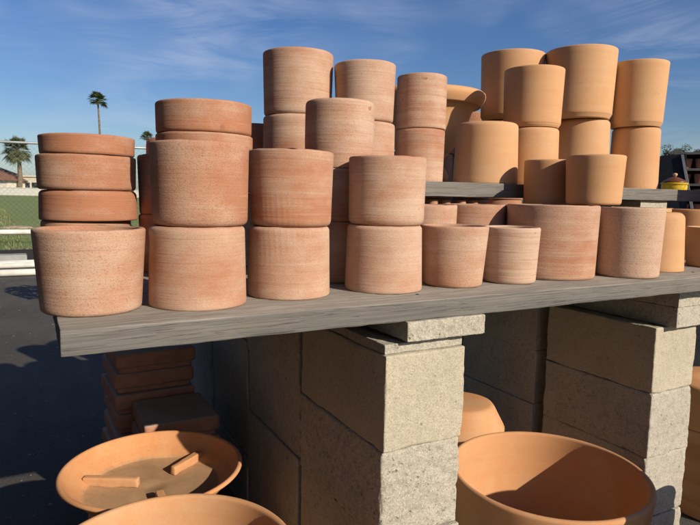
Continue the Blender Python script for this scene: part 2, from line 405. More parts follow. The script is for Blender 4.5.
# ------------------------------------------------------------------ shelves
def plank(u0, u1, v0, v1, z0, z1, mat, label, group, step=.03, seed=1.):
    o = link('shelf_plank', rough_box(u1-u0, v1-v0, z1-z0, .004, step, .0012, .7, seed, 9.), mat, loc=((u0+u1)/2, (v0+v1)/2, (z0+z1)/2))
    return tag(o, label, 'plank', group, 'thing')
GP = 'weathered shelf planks'
plank(-.5575, 2.95, -.006, .283, LB, PZ, 'wood', 'weathered grey front plank of the lower shelf, long edge towards the viewer', GP, .016, 1.)
for i, v in enumerate((.287, .579, .871, 1.163)):
    plank(-.545+.01*(i % 2), 2.95, v, v+.287, LB, PZ, 'wood', 'weathered grey plank of the lower shelf, %s behind the front one' % ('first', 'second', 'third', 'fourth')[i], GP, .05, 2.+i)
plank(-.075, 2.9, .42, .703, UB, UZ, 'wood_dark', 'dark weathered front plank of the raised upper shelf', GP, .02, 8.)
plank(-.065, 2.9, .708, 1.06, UB, UZ, 'wood_dark', 'dark weathered rear plank of the raised upper shelf', GP, .05, 9.)
G3 = 'blocks lifting the upper shelf'
for u, v, w_ in ((1.345, .438, 'beneath the right half of the upper shelf front'), (1.345, .75, 'beneath the right half of the upper shelf rear'), (-.08, .62, 'beneath the left end of the upper shelf'), (2.55, .46, 'beneath the far right end of the upper shelf')):
    block(u, v, PZ+.001, .155 if u > 1 else L, B, .2015, 'cmu_mid', 'concrete block standing %s' % w_, G3)

for u, v in ((.11, .06), (.15, .22), (1.08, .07), (1.12, .21), (-.50, .25)):
    bm = bmesh.new(); lathe(bm, [(0, 0), (.004, 0), (.0042, .0008), (.003, .0015), (0, .0017)], 14); n_ = link('nail_head', bm, 'slate', bpy.data.objects['shelf_plank'])
    n_.location = Vector((u, v, PZ-.0004)) - bpy.data.objects['shelf_plank'].location
# ------------------------------------------------------------------ rough terracotta pots, lower shelf
GR = 'rough terracotta pots stacked on the shelves'
up, inv = prof_upright, prof_inverted
def rp(u, v, z, prof, label, tint=(.5, .4, .5), **kw):
    kw.setdefault('tilt', .0045 if z > PZ+.05 else 0.); kw.setdefault('seg', 112)
    return pot('terracotta_pot', u, v, z, prof, 'rough', label, 'pot', GR, tint, **kw)
rp(-.500, .155, PZ, up(.0885, .0800, .139, .011), 'open rough terracotta pot overhanging the left end of the lower shelf', (.58, .45, .35, .75))
rp(-.322, .141, PZ, inv(.0842, .0868, .1424, rr=.0085), 'upturned rough pot at the shelf edge beside the pot overhanging the end', (.62, .6, .35, .25))
rp(-.316, .143, PZ+.1424, up(.0868, .0838, .1455, be=.012), 'speckled pitted pot below the orange pan, on an upturned pot', (.34, .7, .25, .8), wob=.005)
rp(-.131, .170, PZ, inv(.0805, .0832, .1385, rr=.0085), 'upturned rough pot with tooled ripple marks, lower of its pair', (.62, .45, .45, .35), ripple=.0055, seg=300)
rp(-.127, .170, PZ+.1385, up(.0835, .0803, .1471, be=.012), 'rough pot in front of the two-pot stack at the skyline, on the ripple-marked pot', (.40, .65, .55, .2), ripple=-.0035, seg=300)
rp(.087, .157, PZ, inv(.0805, .0842, .1398, rr=.0085), 'pale upturned rough pot at the shelf edge left of the middle pillar cap', (.70, .2, .35, .3))
rp(.091, .158, PZ+.1398, up(.0828, .0812, .1437, be=.012), 'pale banded rough pot on an upturned pot above the middle pillar', (.56, .2, .75, .3))
rp(.270, .147, PZ, up(.0785, .0680, .1377, .010), 'small open rough pot with a thin lip above the cap slab', (.52, .55, .35, .55))
rp(.434, .135, PZ, up(.0690, .0630, .1335, .009), 'small pale ringed pot, smallest in the front row of the shelf', (.72, .15, 1.0, .25))
rp(.620, .180, PZ, up(.1166, .1127, .1873, .012), 'widest rough pot of the front row, plum toned rim', (.40, .3, .6, .6))
rp(.827, .100, PZ, up(.0845, .0790, .1840, .010), 'tall rough pot heavily frosted with white, below the tan upright pot', (.86, .1, .45, 1.))
# second row of the lower shelf
rp(-.470, .620, PZ, inv(.098, .100, .132), 'hidden upturned pot carrying the two lower shallow pans', (.4, .6, .5))
def pan(u, v, z, prof, label, tint, **kw): return pot('shallow_pan', u, v, z, prof, 'rough', label, 'pan', 'shallow terracotta pans', tint, **kw)
pan(-.462, .620, PZ+.132, inv(.1075, .1090, .0700, .010, .012), 'shallow reddish pan at the bottom of the three-pan stack', (.12, .95, .3))
pan(-.464, .620, PZ+.2025, up(.1098, .1080, .0790, .010), 'deeper speckled pan in the middle of the three-pan stack', (.30, .7, .35, .6), wob=.005)
rp(-.438, .900, PZ, inv(.108, .110, .150), 'hidden upturned pot carrying the topmost shallow pan, lower', (.4, .6, .5))
rp(-.438, .900, PZ+.150, inv(.106, .109, .1465), 'hidden upturned pot carrying the topmost shallow pan, upper', (.4, .6, .5))
pan(-.438, .900, PZ+.2970, up(.1250, .1230, .0530, .010), 'thin orange pan topping the stack of three pans against the sky', (.15, 1., .3))
rp(-.223, .460, PZ, inv(.070, .072, .1416), 'hidden upturned pot under the orange pan stack', (.4, .6, .5))
pan(-.223, .460, PZ+.1416, inv(.068, .070, .1555, .01), 'hidden upturned pot high under the orange pan stack', (.3, .8, .3))
pan(-.223, .460, 1.1780, up(.1100, .1095, .0350, .010), 'pale pan whose rim just shows under the orange pan', (.45, .7, .3))
pan(-.224, .460, 1.2132, up(.1088, .1080, .0700, .010), 'deep orange wide pan above the speckled pitted pot', (.12, 1., .35))
rp(.060, .315, PZ, up(.0815, .0800, .1417), 'shaded pot at the bottom of the gap behind the pale banded pot', (.4, .5, .5))
rp(.058, .315, PZ+.1417, up(.0812, .0800, .1198), 'half shaded pot in the middle of the three-pot column', (.4, .5, .5))
rp(.055, .315, PZ+.2615, inv(.0800, .0795, .1540, bulge=.001), 'tall rough pot topping the three-pot column in the middle of the shelf', (.52, .2, .8, .5))
rp(.328, .335, PZ, up(.078, .074, .182), 'rough pot half hidden behind the small thin-lipped pot', (.5, .4, .5))
rp(.491, .338, PZ, up(.0898, .0865, .1842, .010), 'rough pot in the second row below the upper shelf plank, crossed by a curved shadow', (.42, .3, .5))
# third row, behind on the lower shelf
for k, (z, h) in enumerate(((PZ, .1460), (PZ+.1460, .1470))):
    rp(-.266, .622, z, inv(.0830, .0800, h), 'dark shaded pot between the pans and the orange pan, %s of two' % ('lower', 'upper')[k], (.35, .6, .5))
for k, (z, h) in enumerate(((PZ, .175), (PZ+.175, .176))):
    rp(-.215, .800, z, inv(.083, .086, h, rr=.02), 'far pot peeping over the shaded pair left of the orange pan, %s' % ('lower', 'upper')[k], (.35, .7, .5))
# third row, upper shelf
rp(.083, .625, UZ, inv(.0955, .0970, .1710), 'upturned rough pot supporting the tallest rough pot at the skyline', (.55, .5, .6))
rp(.083, .625, UZ+.1710, up(.0978, .0942, .1705, be=.009), 'pale rough pot highest in the left half against the sky', (.60, .4, .8, .3), tilt=.006)
rp(.247, .530, UZ, inv(.0832, .0845, .1560), 'upturned rough pot under the middle of the three skyline pots', (.6, .3, .5))
rp(.245, .530, UZ+.1570, up(.0858, .0800, .1575, be=.009), 'rough pot with smooth pale side, middle of the three skyline pots', (.62, .3, .5), tilt=.012)
rp(.435, .530, UZ, inv(.0728, .0712, .1518), 'reddish rough pot low on the upper plank beside the flared urn', (.46, .35, .7, .4))
rp(.437, .530, UZ+.1518, inv(.0728, .0735, .1523, rr=.004), 'narrow rough pot with dark red streaks beside the flared urn rim', (.50, .3, 1., .5))
rp(.042, .850, UZ, inv(.083, .0855, .166), 'dark shaded pot seen between the orange pan and the skyline stack', (.35, .6, .5))
for k in range(3):
    rp(.33+.155*k, .500, PZ, inv(.066, .068, .147), 'dark upturned pot under the upper shelf, %s of three in the shade' % ('first', 'second', 'last')[k], (.4, .6, .5))
for k in range(6):
    pot('small_cup', .335+.052*k, .462+.006*(k % 2), PZ+.147, up(.0155, .013, .046, .004, .002, .002), 'rough', 'tiny terracotta cup in the gap under the upper plank', 'cup', 'tiny cups in the gap under the upper plank', (.3, .9, .3), seg=32)

for k in range(7):
  for j in range(3 if k in (3, 4) else 2):
    rp(.30+.235*k, 1.25+.02*(k % 3), PZ+.1965*j, inv(.095, .100, .196), ('lower', 'upper', 'topmost')[j] + ' dark pot in the row behind the upper shelf, %s from its left end' % ('first', 'second', 'third', 'fourth', 'fifth', 'sixth', 'last')[k], (.35, .7, .5))
# ------------------------------------------------------------------ smooth tan pots
GT = 'smooth tan clay pots'
def tp(u, v, z, prof, label, tint=(.5, .3, .2), **kw): return pot('tan_pot', u, v, z, prof, 'smooth', label, 'pot', GT, tint, wob=.002, **kw)
tp(.692, .530, UZ, inv(.0955, .1010, .1886, rr=.014), 'upturned smooth tan pot with a rounded top beside the flared urn', (.55, .35, .25))
FT = (.006, .012)
tp(.904, .550, UZ, inv(.0882, .0925, .1885, rr=.012), 'upturned tan pot carrying the shortest upright tan pot', (.5, .4, .2))
tp(.903, .550, UZ+.1890, up(.0972, .0925, .1912, .012, foot=FT), 'upright tan pot, shortest of those raised against the sky', (.45, .35, .2))
tp(1.285, .670, UZ, inv(.1020, .1080, .2555, rr=.016), 'upturned tan pot carrying the highest tan pot', (.5, .35, .2))
tp(1.261, .670, UZ+.2560, up(.1275, .1200, .2530, .013, foot=(.008, .016)), 'large upright tan pot reaching highest of all against the sky', (.6, .25, .2))
tp(1.487, .580, UZ, inv(.0860, .0895, .2335, rr=.014), 'straight upturned tan pot standing beside the yellow pot', (.4, .45, .2))
tp(1.478, .580, UZ+.2340, up(.1035, .0945, .2400, .012, foot=(.007, .015)), 'tall upright tan pot last in the skyline row, above the yellow pot', (.6, .3, .2))
tp(1.088, .848, UZ, inv(.105, .110, .2560, rr=.016), 'shaded upturned tan pot deep behind the flared urn', (.4, .5, .2))
tp(1.088, .848, UZ+.2565, up(.1215, .1150, .2517, .013, foot=(.008, .016)), 'shaded large tan pot at the back against the sky right of the urn', (.5, .35, .2))
tp(.776, .345, PZ, inv(.068, .070, .1810, rr=.012), 'hidden upturned tan pot under the shaded tan pot of the second row', (.4, .4, .2))
tp(.787, .190, PZ+.1880, up(.0775, .0719, .1338, .010, be=.008), 'sunlit upright tan pot perched on the rims of two front-row pots', (.4, .25, .3))
tp(.776, .345, PZ+.1815, up(.0720, .0685, .1340, .011, be=.008), 'shaded tan pot tucked behind the sunlit tan pot, under the upper plank edge', (.4, .4, .3))
tp(1.033, .157, PZ, inv(.0690, .0760, .1700, rr=.020), 'tall upturned tan pot with rounded shoulders right of the frosted pot', (.6, .35, .2))
tp(1.286, .141, PZ, up(.0755, .0670, .1240, .010), 'small upright tan pot at the right end of the front row', (.5, .35, .2))
tp(1.490, .335, PZ, up(.110, .100, .176, .012), 'wide shaded clay pot behind the small tan pot at the front right', (.3, .8, .3))
tp(1.215, .335, PZ, up(.084, .078, .178, .011), 'tan pot rim barely seen behind the round-shouldered pot', (.4, .5, .3))
for i, (u, v) in enumerate(((1.735, .16), (1.935, .15))):  # off-frame pots added for the shadow they throw on the upper plank
    for k in range(2):
        tp(u, v, PZ+.22*k, inv(.098, .103, .2195, rr=.015), 'unseen tan pot added for its shadow past the small end pot, %s %s' % (('nearer', 'farther')[i], ('lower', 'upper')[k]), (.4, .4, .2))

# flared urn
bm = bmesh.new()
urn = [(0, 0), (.070, 0), (.086, .004), (.096, .020), (.098, .036), (.090, .054), (.078, .070), (.074, .086), (.082, .104), (.104, .128), (.128, .155), (.146, .185), (.158, .215), (.166, .243), (.174, .266), (.184, .282), (.194, .290), (.201, .288), (.205, .285),
       (.2105, .291), (.217, .304), (.222, .314), (.2235, .322), (.2215, .330), (.215, .3360), (.205, .338), (.192, .335), (.180, .326), (.170, .308), (.162, .280), (.150, .21), (.10, .12), (0, .11)]
lathe(bm, urn, 96, .0015, 3.)
o = link('flared_urn', bm, 'smooth', loc=(.726, .920, UZ)); o.color = (.5, .35, .3, 1)
tag(o, 'footed tan clay bowl with a wide rolled lip at the back of the upper shelf', 'urn', None, 'thing')

# yellow pot with a brown lid
o = empty('lidded_pot', (2.095, .800, UZ)); o.scale = (.72, .72, .74); tag(o, 'small yellow glazed pot with a domed brown lid on the upper shelf', 'lidded pot', None, 'thing')
bm = bmesh.new(); lathe(bm, [(0, 0), (.060, 0), (.070, .004), (.076, .020), (.077, .036), (.074, .048), (.080, .050), (.082, .055), (.078, .059), (.066, .059), (.062, .02), (0, .012)], 64)
link('bowl', bm, 'yellow', o)
bm = bmesh.new(); lathe(bm, [(0, .058), (.066, .058), (.074, .0595), (.076, .063), (.062, .073), (.044, .084), (.026, .092), (.012, .096), (0, .097)], 64)
lid = link('lid', bm, 'brown_lid', o)
bm = bmesh.new(); lathe(bm, [(0, .095), (.007, .096), (.008, .101), (.013, .105), (.015, .112), (.012, .119), (0, .122)], 32)
link('knob', bm, 'smooth', lid).color = (1, .2, 0, 1)

# ------------------------------------------------------------------ pots on the ground
def big(name, u, v, z, prof, label, cat, tint=(.35, .85, .2), wob=.002, seg=128): return pot(name, u, v, z, prof, 'smooth', label, cat, None, tint, wob, seg=seg)
def prof_big(rt, rb, h, wall=.014):
    p = [(0, 0), (rb-.02, 0)] + arc(rb-.008, .008, .008, -90, 0, 4)
    for i in range(1, 15):
        q = i/15; p.append((rb+(rt-rb)*(q**.8), .008+(h-.016)*q))
    p += arc(rt-.0075, h-.0075, .0075, -10, 170, 8)
    for i in range(1, 15):
        q = 1-i/15; p.append((rb-wall+(rt-rb)*(q**.8), .018+(h-.034)*q))
    return p + [(rb-wall-.02, .016), (0, .016)]
big('planter', .513, .049, 0, prof_big(.240, .175, .418), 'big open orange clay planter on the ground between the two block pillars', 'planter', (.45, .85, .75))
big('planter', -.407, .030, 0, prof_big(.220, .155, .469, .013), 'orange clay planter in front of the ribbed saucer, cut by the bottom of the view', 'planter', (.45, .75, .6))
big('upturned_planter', -.350, .485, 0, prof_inverted(.145, .165, .3605, .014, .012), 'upturned clay planter holding up the ribbed saucer', 'planter')
sau = empty('ribbed_saucer', (-.350, .485, .3610)); tag(sau, 'wide orange clay saucer with three raised ribs inside', 'saucer', None, 'thing')
bm = bmesh.new()
sp = [(0, 0), (.132, 0), (.142, .003)] + [(.146+.059*q, .006+.050*q**1.1) for q in (0, .25, .5, .75, 1)] + arc(.2055, .0595, .0062, -10, 170, 6) + [(.1975, .056), (.188, .042), (.177, .027), (.168, .0165), (.160, .0125), (.14, .0105), (.045, .009), (.022, .010), (.018, .008), (0, .008)]
lathe(bm, sp, 128, .001, 1.)
o = link('dish', bm, 'dish', sau); o.color = (.55, .75, .6, 1)
for a, l_ in ((151, .135), (36, .105), (271, .105)):
    o = link('rib', rough_box(l_, .019, .023, .0085, .004, .0006, .5, a), 'smooth', sau, loc=((.170-l_/2)*math.cos(R(a)), (.170-l_/2)*math.sin(R(a)), .0205), rot=(0, 0, R(a)))
    o.color = (.4, .8, .15, 1)
# upturned faceted saucer beyond the planter
big('clay_pedestal', .622, .520, 0, prof_inverted(.115, .125, .322, .014, .012), 'clay pot under the upturned saucer behind the big planter', 'pot')
bm = bmesh.new(); lathe(bm, [(0, .094), (.096, .094), (.118, .05), (.136, .004), (.139, 0), (.150, 0), (.153, .004), (.1535, .026), (.150, .034), (.141, .050), (.118, .092), (.110, .1015), (.099, .105), (.05, .105), (0, .105)], 96, .001)
o = link('upturned_saucer', bm, 'smooth', loc=(.622, .520, .3223)); o.scale = (.93, .93, .96); o.color = (.3, .8, .2, 1)
tag(o, 'upturned orange saucer peeping out between the middle pillar and the big planter', 'saucer', None, 'thing')
# pots past the right-hand pillar
big('planter', 1.565, .205, 0, [(0, 0), (.19, 0), (.195, .006), (.197, .05), (.194, .056), (.199, .062), (.2, .12), (.197, .126), (.202, .132), (.203, .2), (.2, .206), (.205, .212), (.206, .262), (.214, .268), (.2155, .272), (.2155, .306), (.212, .311), (.204, .312), (.198, .306), (.19, .03), (0, .03)],
    'ridged brown clay planter in shade past the right-hand pillar', 'planter', (.1, 1., .6))
big('planter', 1.560, .205, .3125, prof_inverted(.185, .2085, .143, .012, .02), 'upturned orange pot on the ridged planter past the right-hand pillar', 'pot', (.3, .9, .2))
big('planter', 1.135, -.19, 0, prof_big(.090, .075, .335, .01), 'unseen narrow clay planter added to shade the right-hand pillar', 'planter')  # off-frame, put here to cast the shadow on the pillar face
big('planter', .735, -.43, 0, prof_big(.160, .125, .545), 'unseen tall clay planter added to shade the big open planter', 'planter')  # added out of frame to darken the big planter's outer front

# rectangular trays in the shade
GTz = 'rectangular clay trays stacked in the shade under the shelf'
def tray(u, v, z, sx, sy, sz, rz, label):
    bm = rough_box(sx, sy, sz*.72, .018, .02, .0008, .4, z*31+u)
    for w in bm.verts: w.co.z += sz*.14
    bm2 = rough_box(sx-.022, sy-.022, sz*.90, .012, .03, .0008, .4, z*17, bm=bm)
    mz = -sz/2 - min(w.co.z for w in bm.verts)
    for w in bm.verts: w.co.z += mz if w.co.z < -sz*.3 else 0
    vs = [w for w in bm.verts]
    o = link('clay_tray', bm, 'tray', loc=(u+sx/2, v+sy/2, z+sz/2), rot=(0, 0, rz))
    return tag(o, label, 'tray', GTz, 'thing')
ords = ('lowest', 'second', 'third', 'fourth', 'fifth', 'sixth', 'seventh', 'top')
for i in range(8): tray(-.372+.004*math.sin(i*2.1), 1.065+.004*math.cos(i*3.), .0690*i, .262, .30, .0688, R(2+1.2*math.sin(i*4)), 'brown clay tray, %s of the taller stack in the shade' % ords[i])
for i in range(6): tray(-.322+.004*math.sin(i*1.7), .800+.003*math.cos(i*2.), .0665*i, .226, .25, .0662, R(1.0*math.sin(i*5)), 'brown clay tray, %s of the shorter stack by the ribbed saucer' % ('lowest', 'second', 'third', 'fourth', 'fifth', 'top')[i])

# ------------------------------------------------------------------ background: fence, rail, pipes
FA, FD = Vector((-.96, 9.87, 0)), Vector((.878, -.10, 0)).normalized()
def fp(s, z, off=0.): p = FA + FD*s; return (p.x - FD.y*off*-1, p.y + off, z)
fen = empty('chain_link_fence', (-.96, 9.87, 0)); tag(fen, 'galvanised chain link fence with a pipe top rail along the grass', 'fence', None, 'thing')
bm = bmesh.new(); tube(bm, fp(-14, 1.815), fp(12, 1.815), .021, seg=10); link('top_rail', bm, 'galv', fen, loc=-FA)
for s in (-12.4, -9.3, -6.2, -3.1, 2.4, 5.5, 8.6, 11.7):
    bm = bmesh.new(); tube(bm, fp(s, -.01), fp(s, 1.83), .03, seg=12); tube(bm, fp(s, 1.83), fp(s, 1.86), .034, .02, 12); link('post', bm, 'galv', fen, loc=-FA)
bm = bmesh.new(); pitch = .062
def wire(p0, p1, w=.0012):
    p0, p1 = Vector(p0), Vector(p1); d = (p1-p0).normalized(); n = FD.cross(Vector((0, 0, 1))); t = d.cross(n)*w; n = n*w
    vs = [bm.verts.new(q) for q in (p0-t, p0+n, p0+t, p0-n, p1-t, p1+n, p1+t, p1-n)]
    for i in range(4): bm.faces.new((vs[i], vs[(i+1) % 4], vs[4+(i+1) % 4], vs[4+i]))
H_ = 1.76; s = -5.
while s < 6.5:
    wire(fp(s, .04), fp(s+H_, .04+H_)); wire(fp(s+H_, .04), fp(s, .04+H_)); s += pitch*1.3
tag(link('mesh', bm, 'galv', fen, loc=-FA, smooth=False), 'diamond wire mesh')
rail = empty('white_rail', (-.96, 9.55, 0)); tag(rail, 'low white pipe rail along the foot of the chain link fence', 'rail', None, 'thing')
bm = bmesh.new(); tube(bm, (-9, 0.25, .42), (9, -.25, .42), .042, seg=14); link('pipe', bm, 'white', rail)
for x in (-7.5, -4.5, -1.6, 2.2, 5.2, 8.0):
    bm = bmesh.new(); tube(bm, (x, -x*.0278, 0), (x, -x*.0278, .40), .03, seg=10); link('post', bm, 'white', rail)
o = link('black_edging', rough_box(18, .05, .17, .004, .4, .002, .5, 3.), 'black', loc=(-.9, 9.30, .084), rot=(0, 0, -.028)); tag(o, 'black timber edging board on the ground below the white rail', 'edging board', None, 'thing')
def pipe(p0, p1, r, label, mat='white'):
    c = Vector(p0); bm = bmesh.new(); tube(bm, (0, 0, 0), Vector(p1)-c, r, seg=12); tag(link('plastic_pipe', bm, mat, loc=p0), label, 'pipe', 'white pipes lying on the yard', 'thing')
pipe((-2.6, 7.52, .045), (1.6, 7.35, .045), .045, 'white pipe lying nearest along the edge of the sunlit yard')
pipe((-2.4, 8.25, .04), (.9, 7.55, .125), .036, 'white pipe lying slanted across the other pipes')
pipe((-2.2, 7.72, .13), (1.3, 8.40, .045), .034, 'thin white pipe crossing over the slanted one')
pipe((-2.5, 8.55, .045), (1.4, 8.62, .045), .038, 'white pipe lying farthest, towards the black edging')
bm = bmesh.new(); box(bm, (0, 0, .07), (.42, .26, .14)); bmesh.ops.bevel(bm, geom=bm.edges[:], offset=.012, segments=2, affect='EDGES'); o = link('grey_box', bm, 'greybox', loc=(-.86, 8.86, 0), smooth=False); tag(o, 'flat grey plastic box on the yard behind the white pipes', 'box', None, 'thing')
bm = bmesh.new(); lathe(bm, [(0, .05), (.2, .045), (.36, .02), (.42, -.015)], 40, .06, 2.); o = link('bare_patch', bm, 'tan', loc=(-.93, 18.3, 0)); o['kind'] = 'structure'

rng = random.Random(21); bm = bmesh.new()
for _ in range(420):
    x = rng.uniform(-1.6, .3); y = 1.1 + 8.0*rng.random()**1.4; r_ = rng.choice((.003, .004, .004, .006, .009)); p = Vector((x, y, -.004))
    m_ = Matrix.Translation(p) @ Matrix.Rotation(rng.uniform(0, 6), 4, 'Z') @ Matrix.Diagonal((r_, r_*rng.uniform(.5, 1), r_*.5, 1))
    bmesh.ops.create_icosphere(bm, subdivisions=1, radius=1., matrix=m_)
o = link('gravel', bm, 'gravel', smooth=False); o['kind'] = 'stuff'
# potted shrub hidden behind the stacks: added to throw the ragged shadow on the yard
def leaf_cloud(bm, centre, rad, n, size, rng, squash=.8):
    for _ in range(n):
        while True:
            p = Vector((rng.uniform(-1, 1), rng.uniform(-1, 1), rng.uniform(-1, 1)))
            if .2 < p.length < 1 and mn.noise(p*2.3+Vector(centre)) > -.22: break
        p = Vector((p.x*rad, p.y*rad, p.z*rad*squash)) + Vector(centre)
        a = Vector((rng.gauss(0, 1), rng.gauss(0, 1), rng.gauss(0, .7))).normalized(); b = a.orthogonal().normalized()
        s = size*rng.uniform(.6, 1.3)
        bm.faces.new([bm.verts.new(p + q) for q in (-a*s, b*s*.38, a*s, -b*s*.38)])
rng = random.Random(4)
sh = empty('shadow_shrub', (-.02, 4.75, 0)); tag(sh, 'unseen potted shrub added for its ragged shadow on the yard', 'shrub', None, 'thing')
bm = bmesh.new(); lathe(bm, up(.17, .12, .3, .015), 40); link('pot', bm, 'black', sh)
bm = bmesh.new(); tube(bm, (0, 0, .25), (.02, 0, .7), .015, .008); link('trunk', bm, 'bark', sh)
bm = bmesh.new(); leaf_cloud(bm, (0, 0, .72), .27, 500, .045, rng, 1.); link('crown', bm, 'leaf', sh, smooth=False)

# grass blades near the fence
bm = bmesh.new(); rng = random.Random(11)
for _ in range(7000):
    d = 10.2 + 26*rng.random()**1.5; x = -3.2 - .06*d + rng.random()*(3.0+.02*d); p = Vector((x, d, -.012))
    h = rng.uniform(.03, .10); a = rng.uniform(0, PI); w = rng.uniform(.006, .016); t = Vector((math.cos(a)*w, math.sin(a)*w, 0)); k = Vector((rng.gauss(0, .03), rng.gauss(0, .03), h))
    bm.faces.new([bm.verts.new(q) for q in (p-t, p+t, p+k)])
o = link('grass', bm, 'blade', smooth=False); o['kind'] = 'stuff'

# unseen black shed added beside the yard to keep light off the shelf
shd = empty('shade_shed', (-3.9, -3.0, 0)); tag(shd, 'long black shed added out of view to darken the shade', 'shed', None, 'thing')
bm = bmesh.new(); box(bm, (0, 0, 1.7), (3.2, 13, 3.4)); link('wall', bm, 'slate', shd, smooth=False)
bm = bmesh.new(); box(bm, (0, 0, 3.46), (3.8, 13.6, .12)); link('roof', bm, 'slate', shd, smooth=False)
bm = bmesh.new(); box(bm, (1.63, -3.5, 1.05), (.06, 1.1, 2.1)); dr = link('door', bm, 'bark', shd, smooth=False)
bm = bmesh.new(); tube(bm, (1.66, -3.1, 1.05), (1.74, -3.1, 1.05), .02); link('handle', bm, 'galv', dr)
# far wall, houses, trees
W0, W1 = Vector((-6.69, 122.86, 0)), Vector((7.85, -4.32, 0)).normalized()
bm = bmesh.new(); ang = math.atan2(W1.y, W1.x)
box(bm, (0, 0, .66), (150, .3, 1.32)); box(bm, (0, 0, 1.36), (150, .42, .08))
o = link('boundary_wall', bm, 'white', loc=(W0.x+10*W1.x, W0.y+10*W1.y, -.012), rot=(0, 0, ang), smooth=False); tag(o, 'long low white boundary wall across the far side of the grass', 'wall', None, 'thing')
def house(x, y, rz, w, d, h, rh, roofmat, label, flat=False):
    r = empty('house', (x, y, 0), rz); tag(r, label, 'house', None, 'thing')
    bm = bmesh.new(); box(bm, (0, 0, h/2), (w, d, h)); link('wall', bm, 'stucco', r, smooth=False)
    bm = bmesh.new()
    if flat: box(bm, (0, 0, h+.15), (w+.5, d+.5, .3))
    else:
        o_ = .7; a, b = w/2+o_, d/2+o_; z0 = h-.1; rg = max(.5, a-b)
        vs = [bm.verts.new(p) for p in ((-a,-b,z0),(a,-b,z0),(a,b,z0),(-a,b,z0),(-rg,0,z0+rh),(rg,0,z0+rh))]
        for f in ((0,1,5,4),(1,2,5),(2,3,4,5),(3,0,4),(3,2,1,0)): bm.faces.new([vs[i] for i in f])
    link('roof', bm, roofmat, r, smooth=False)
    for xx in [w*(-.36+.24*i) for i in range(4)]:
        bm = bmesh.new(); box(bm, (xx, -d/2-.02, h*.55), (1.3, .08, 1.2)); wn = link('window', bm, 'white', r, smooth=False)
        bm = bmesh.new(); box(bm, (xx, -d/2-.07, h*.55), (1.1, .04, 1.0)); link('pane', bm, 'glass', wn, smooth=False)
house(-7.6, 131.5, ang, 13, 9, 2.75, 2.75, 'rooftile', 'house with a brown tiled hip roof beyond the far wall')
house(.2, 133.0, ang, 6.2, 7, 3.5, .3, 'stucco', 'flat roofed white house beside the bushy palm', True)
house(-27, 142, ang, 14, 9, 2.8, 2.4, 'rooftile', 'tiled house farther along the wall, mostly out of view')

def fan_palm(name, x, y, H, cr, label, mat, tr=.22, skirt=False, seed=1, nf=58):
    rng = random.Random(seed); r = empty(name, (x, y, 0)); tag(r, label, 'palm', None, 'thing')
    bm = bmesh.new(); n = 14; pts = [Vector((.25*math.sin(i*.22), .1*math.sin(i*.3), (H-cr*.45)*i/n)) for i in range(n+1)]
    for i in range(n): tube(bm, pts[i], pts[i+1], tr*(1.25-.5*i/n), tr*(1.25-.5*(i+1)/n), 10, False)
    link('trunk', bm, 'bark', r); top = pts[-1]
    bm = bmesh.new()
    for k in range(nf):
        el = rng.uniform(-52, 82) if skirt else rng.uniform(-28, 82); az = rng.uniform(0, 2*PI); L_ = cr*rng.uniform(.72, 1.08)
        d = Vector((math.cos(az)*math.cos(R(el)), math.sin(az)*math.cos(R(el)), math.sin(R(el))))
        side = d.cross(Vector((0, 0, 1))).normalized(); upv = side.cross(d)
        st = top + d*L_*.42 + Vector((0, 0, -.05*L_)); tube(bm, top, st, .03, .02, 4, False)
        for j in range(15):
            t = (j-7)/7*1.25; q = (d*math.cos(t)+side*math.sin(t)).normalized(); l2 = L_*.6*(1-.3*abs(t)/1.25)
            mid = st + q*l2*.55; tip = st + q*l2 + Vector((0, 0, -l2*rng.uniform(.1, .45)))
            w = side*math.cos(t)*.055*cr/2 - d*math.sin(t)*.055*cr/2
            a, b, c, e = bm.verts.new(st), bm.verts.new(mid-w), bm.verts.new(tip), bm.verts.new(mid+w)
            bm.faces.new((a, b, c, e))
    link('crown', bm, mat, r, smooth=False)
    return r
fan_palm('fan_palm', 10.9, 116.0, 18.2, 2.2, 'tall slender fan palm standing alone against the sky', 'palmleaf', .2, seed=3, nf=48)
fan_palm('fan_palm', -2.2, 126.8, 9.9, 3.3, 'shorter bushy palm with a shaggy crown by the far houses', 'palmleaf2', .4, True, 5, 90)
fan_palm('fan_palm', 17.4, 105.2, 10.9, 1.5, 'far palm whose crown just clears the pots left of the orange pan', 'palmleaf', .2, seed=8, nf=40)
def bush_tree(x, y, H, rad, label, seed, n=1500):
    rng = random.Random(seed); r = empty('olive_tree', (x, y, 0)); tag(r, label, 'tree', None, 'thing')
    bm = bmesh.new(); tube(bm, (0, 0, 0), (.1, 0, H-rad*1.6), .22, .14, 10)
    for k in range(7):
        a = k*2.4; tube(bm, (.1, 0, H-rad*1.7), (rad*.75*math.cos(a), rad*.75*math.sin(a), H-rad*rng.uniform(.4, 1.1)), .09, .03, 6)
    link('trunk', bm, 'bark', r)
    bm = bmesh.new()
    for k in range(11):
        a = rng.uniform(0, 2*PI); q = rng.uniform(.1, .85)*rad
        leaf_cloud(bm, (q*math.cos(a), q*math.sin(a), H-rad*rng.uniform(.35, 1.15)), rad*rng.uniform(.28, .5), n//11, .17, rng, .75)
    link('crown', bm, 'leaf', r, smooth=False)
bush_tree(87.0, 55.6, 10.0, 2.0, 'sparse grey green tree beyond the dark board on the right', 2)
bush_tree(90.0, 53.9, 9.9, 2.1, 'tree just above the rack of small pots', 6)
bush_tree(93.5, 50.6, 9.2, 2.0, 'farther tree past the rack of small pots', 9)

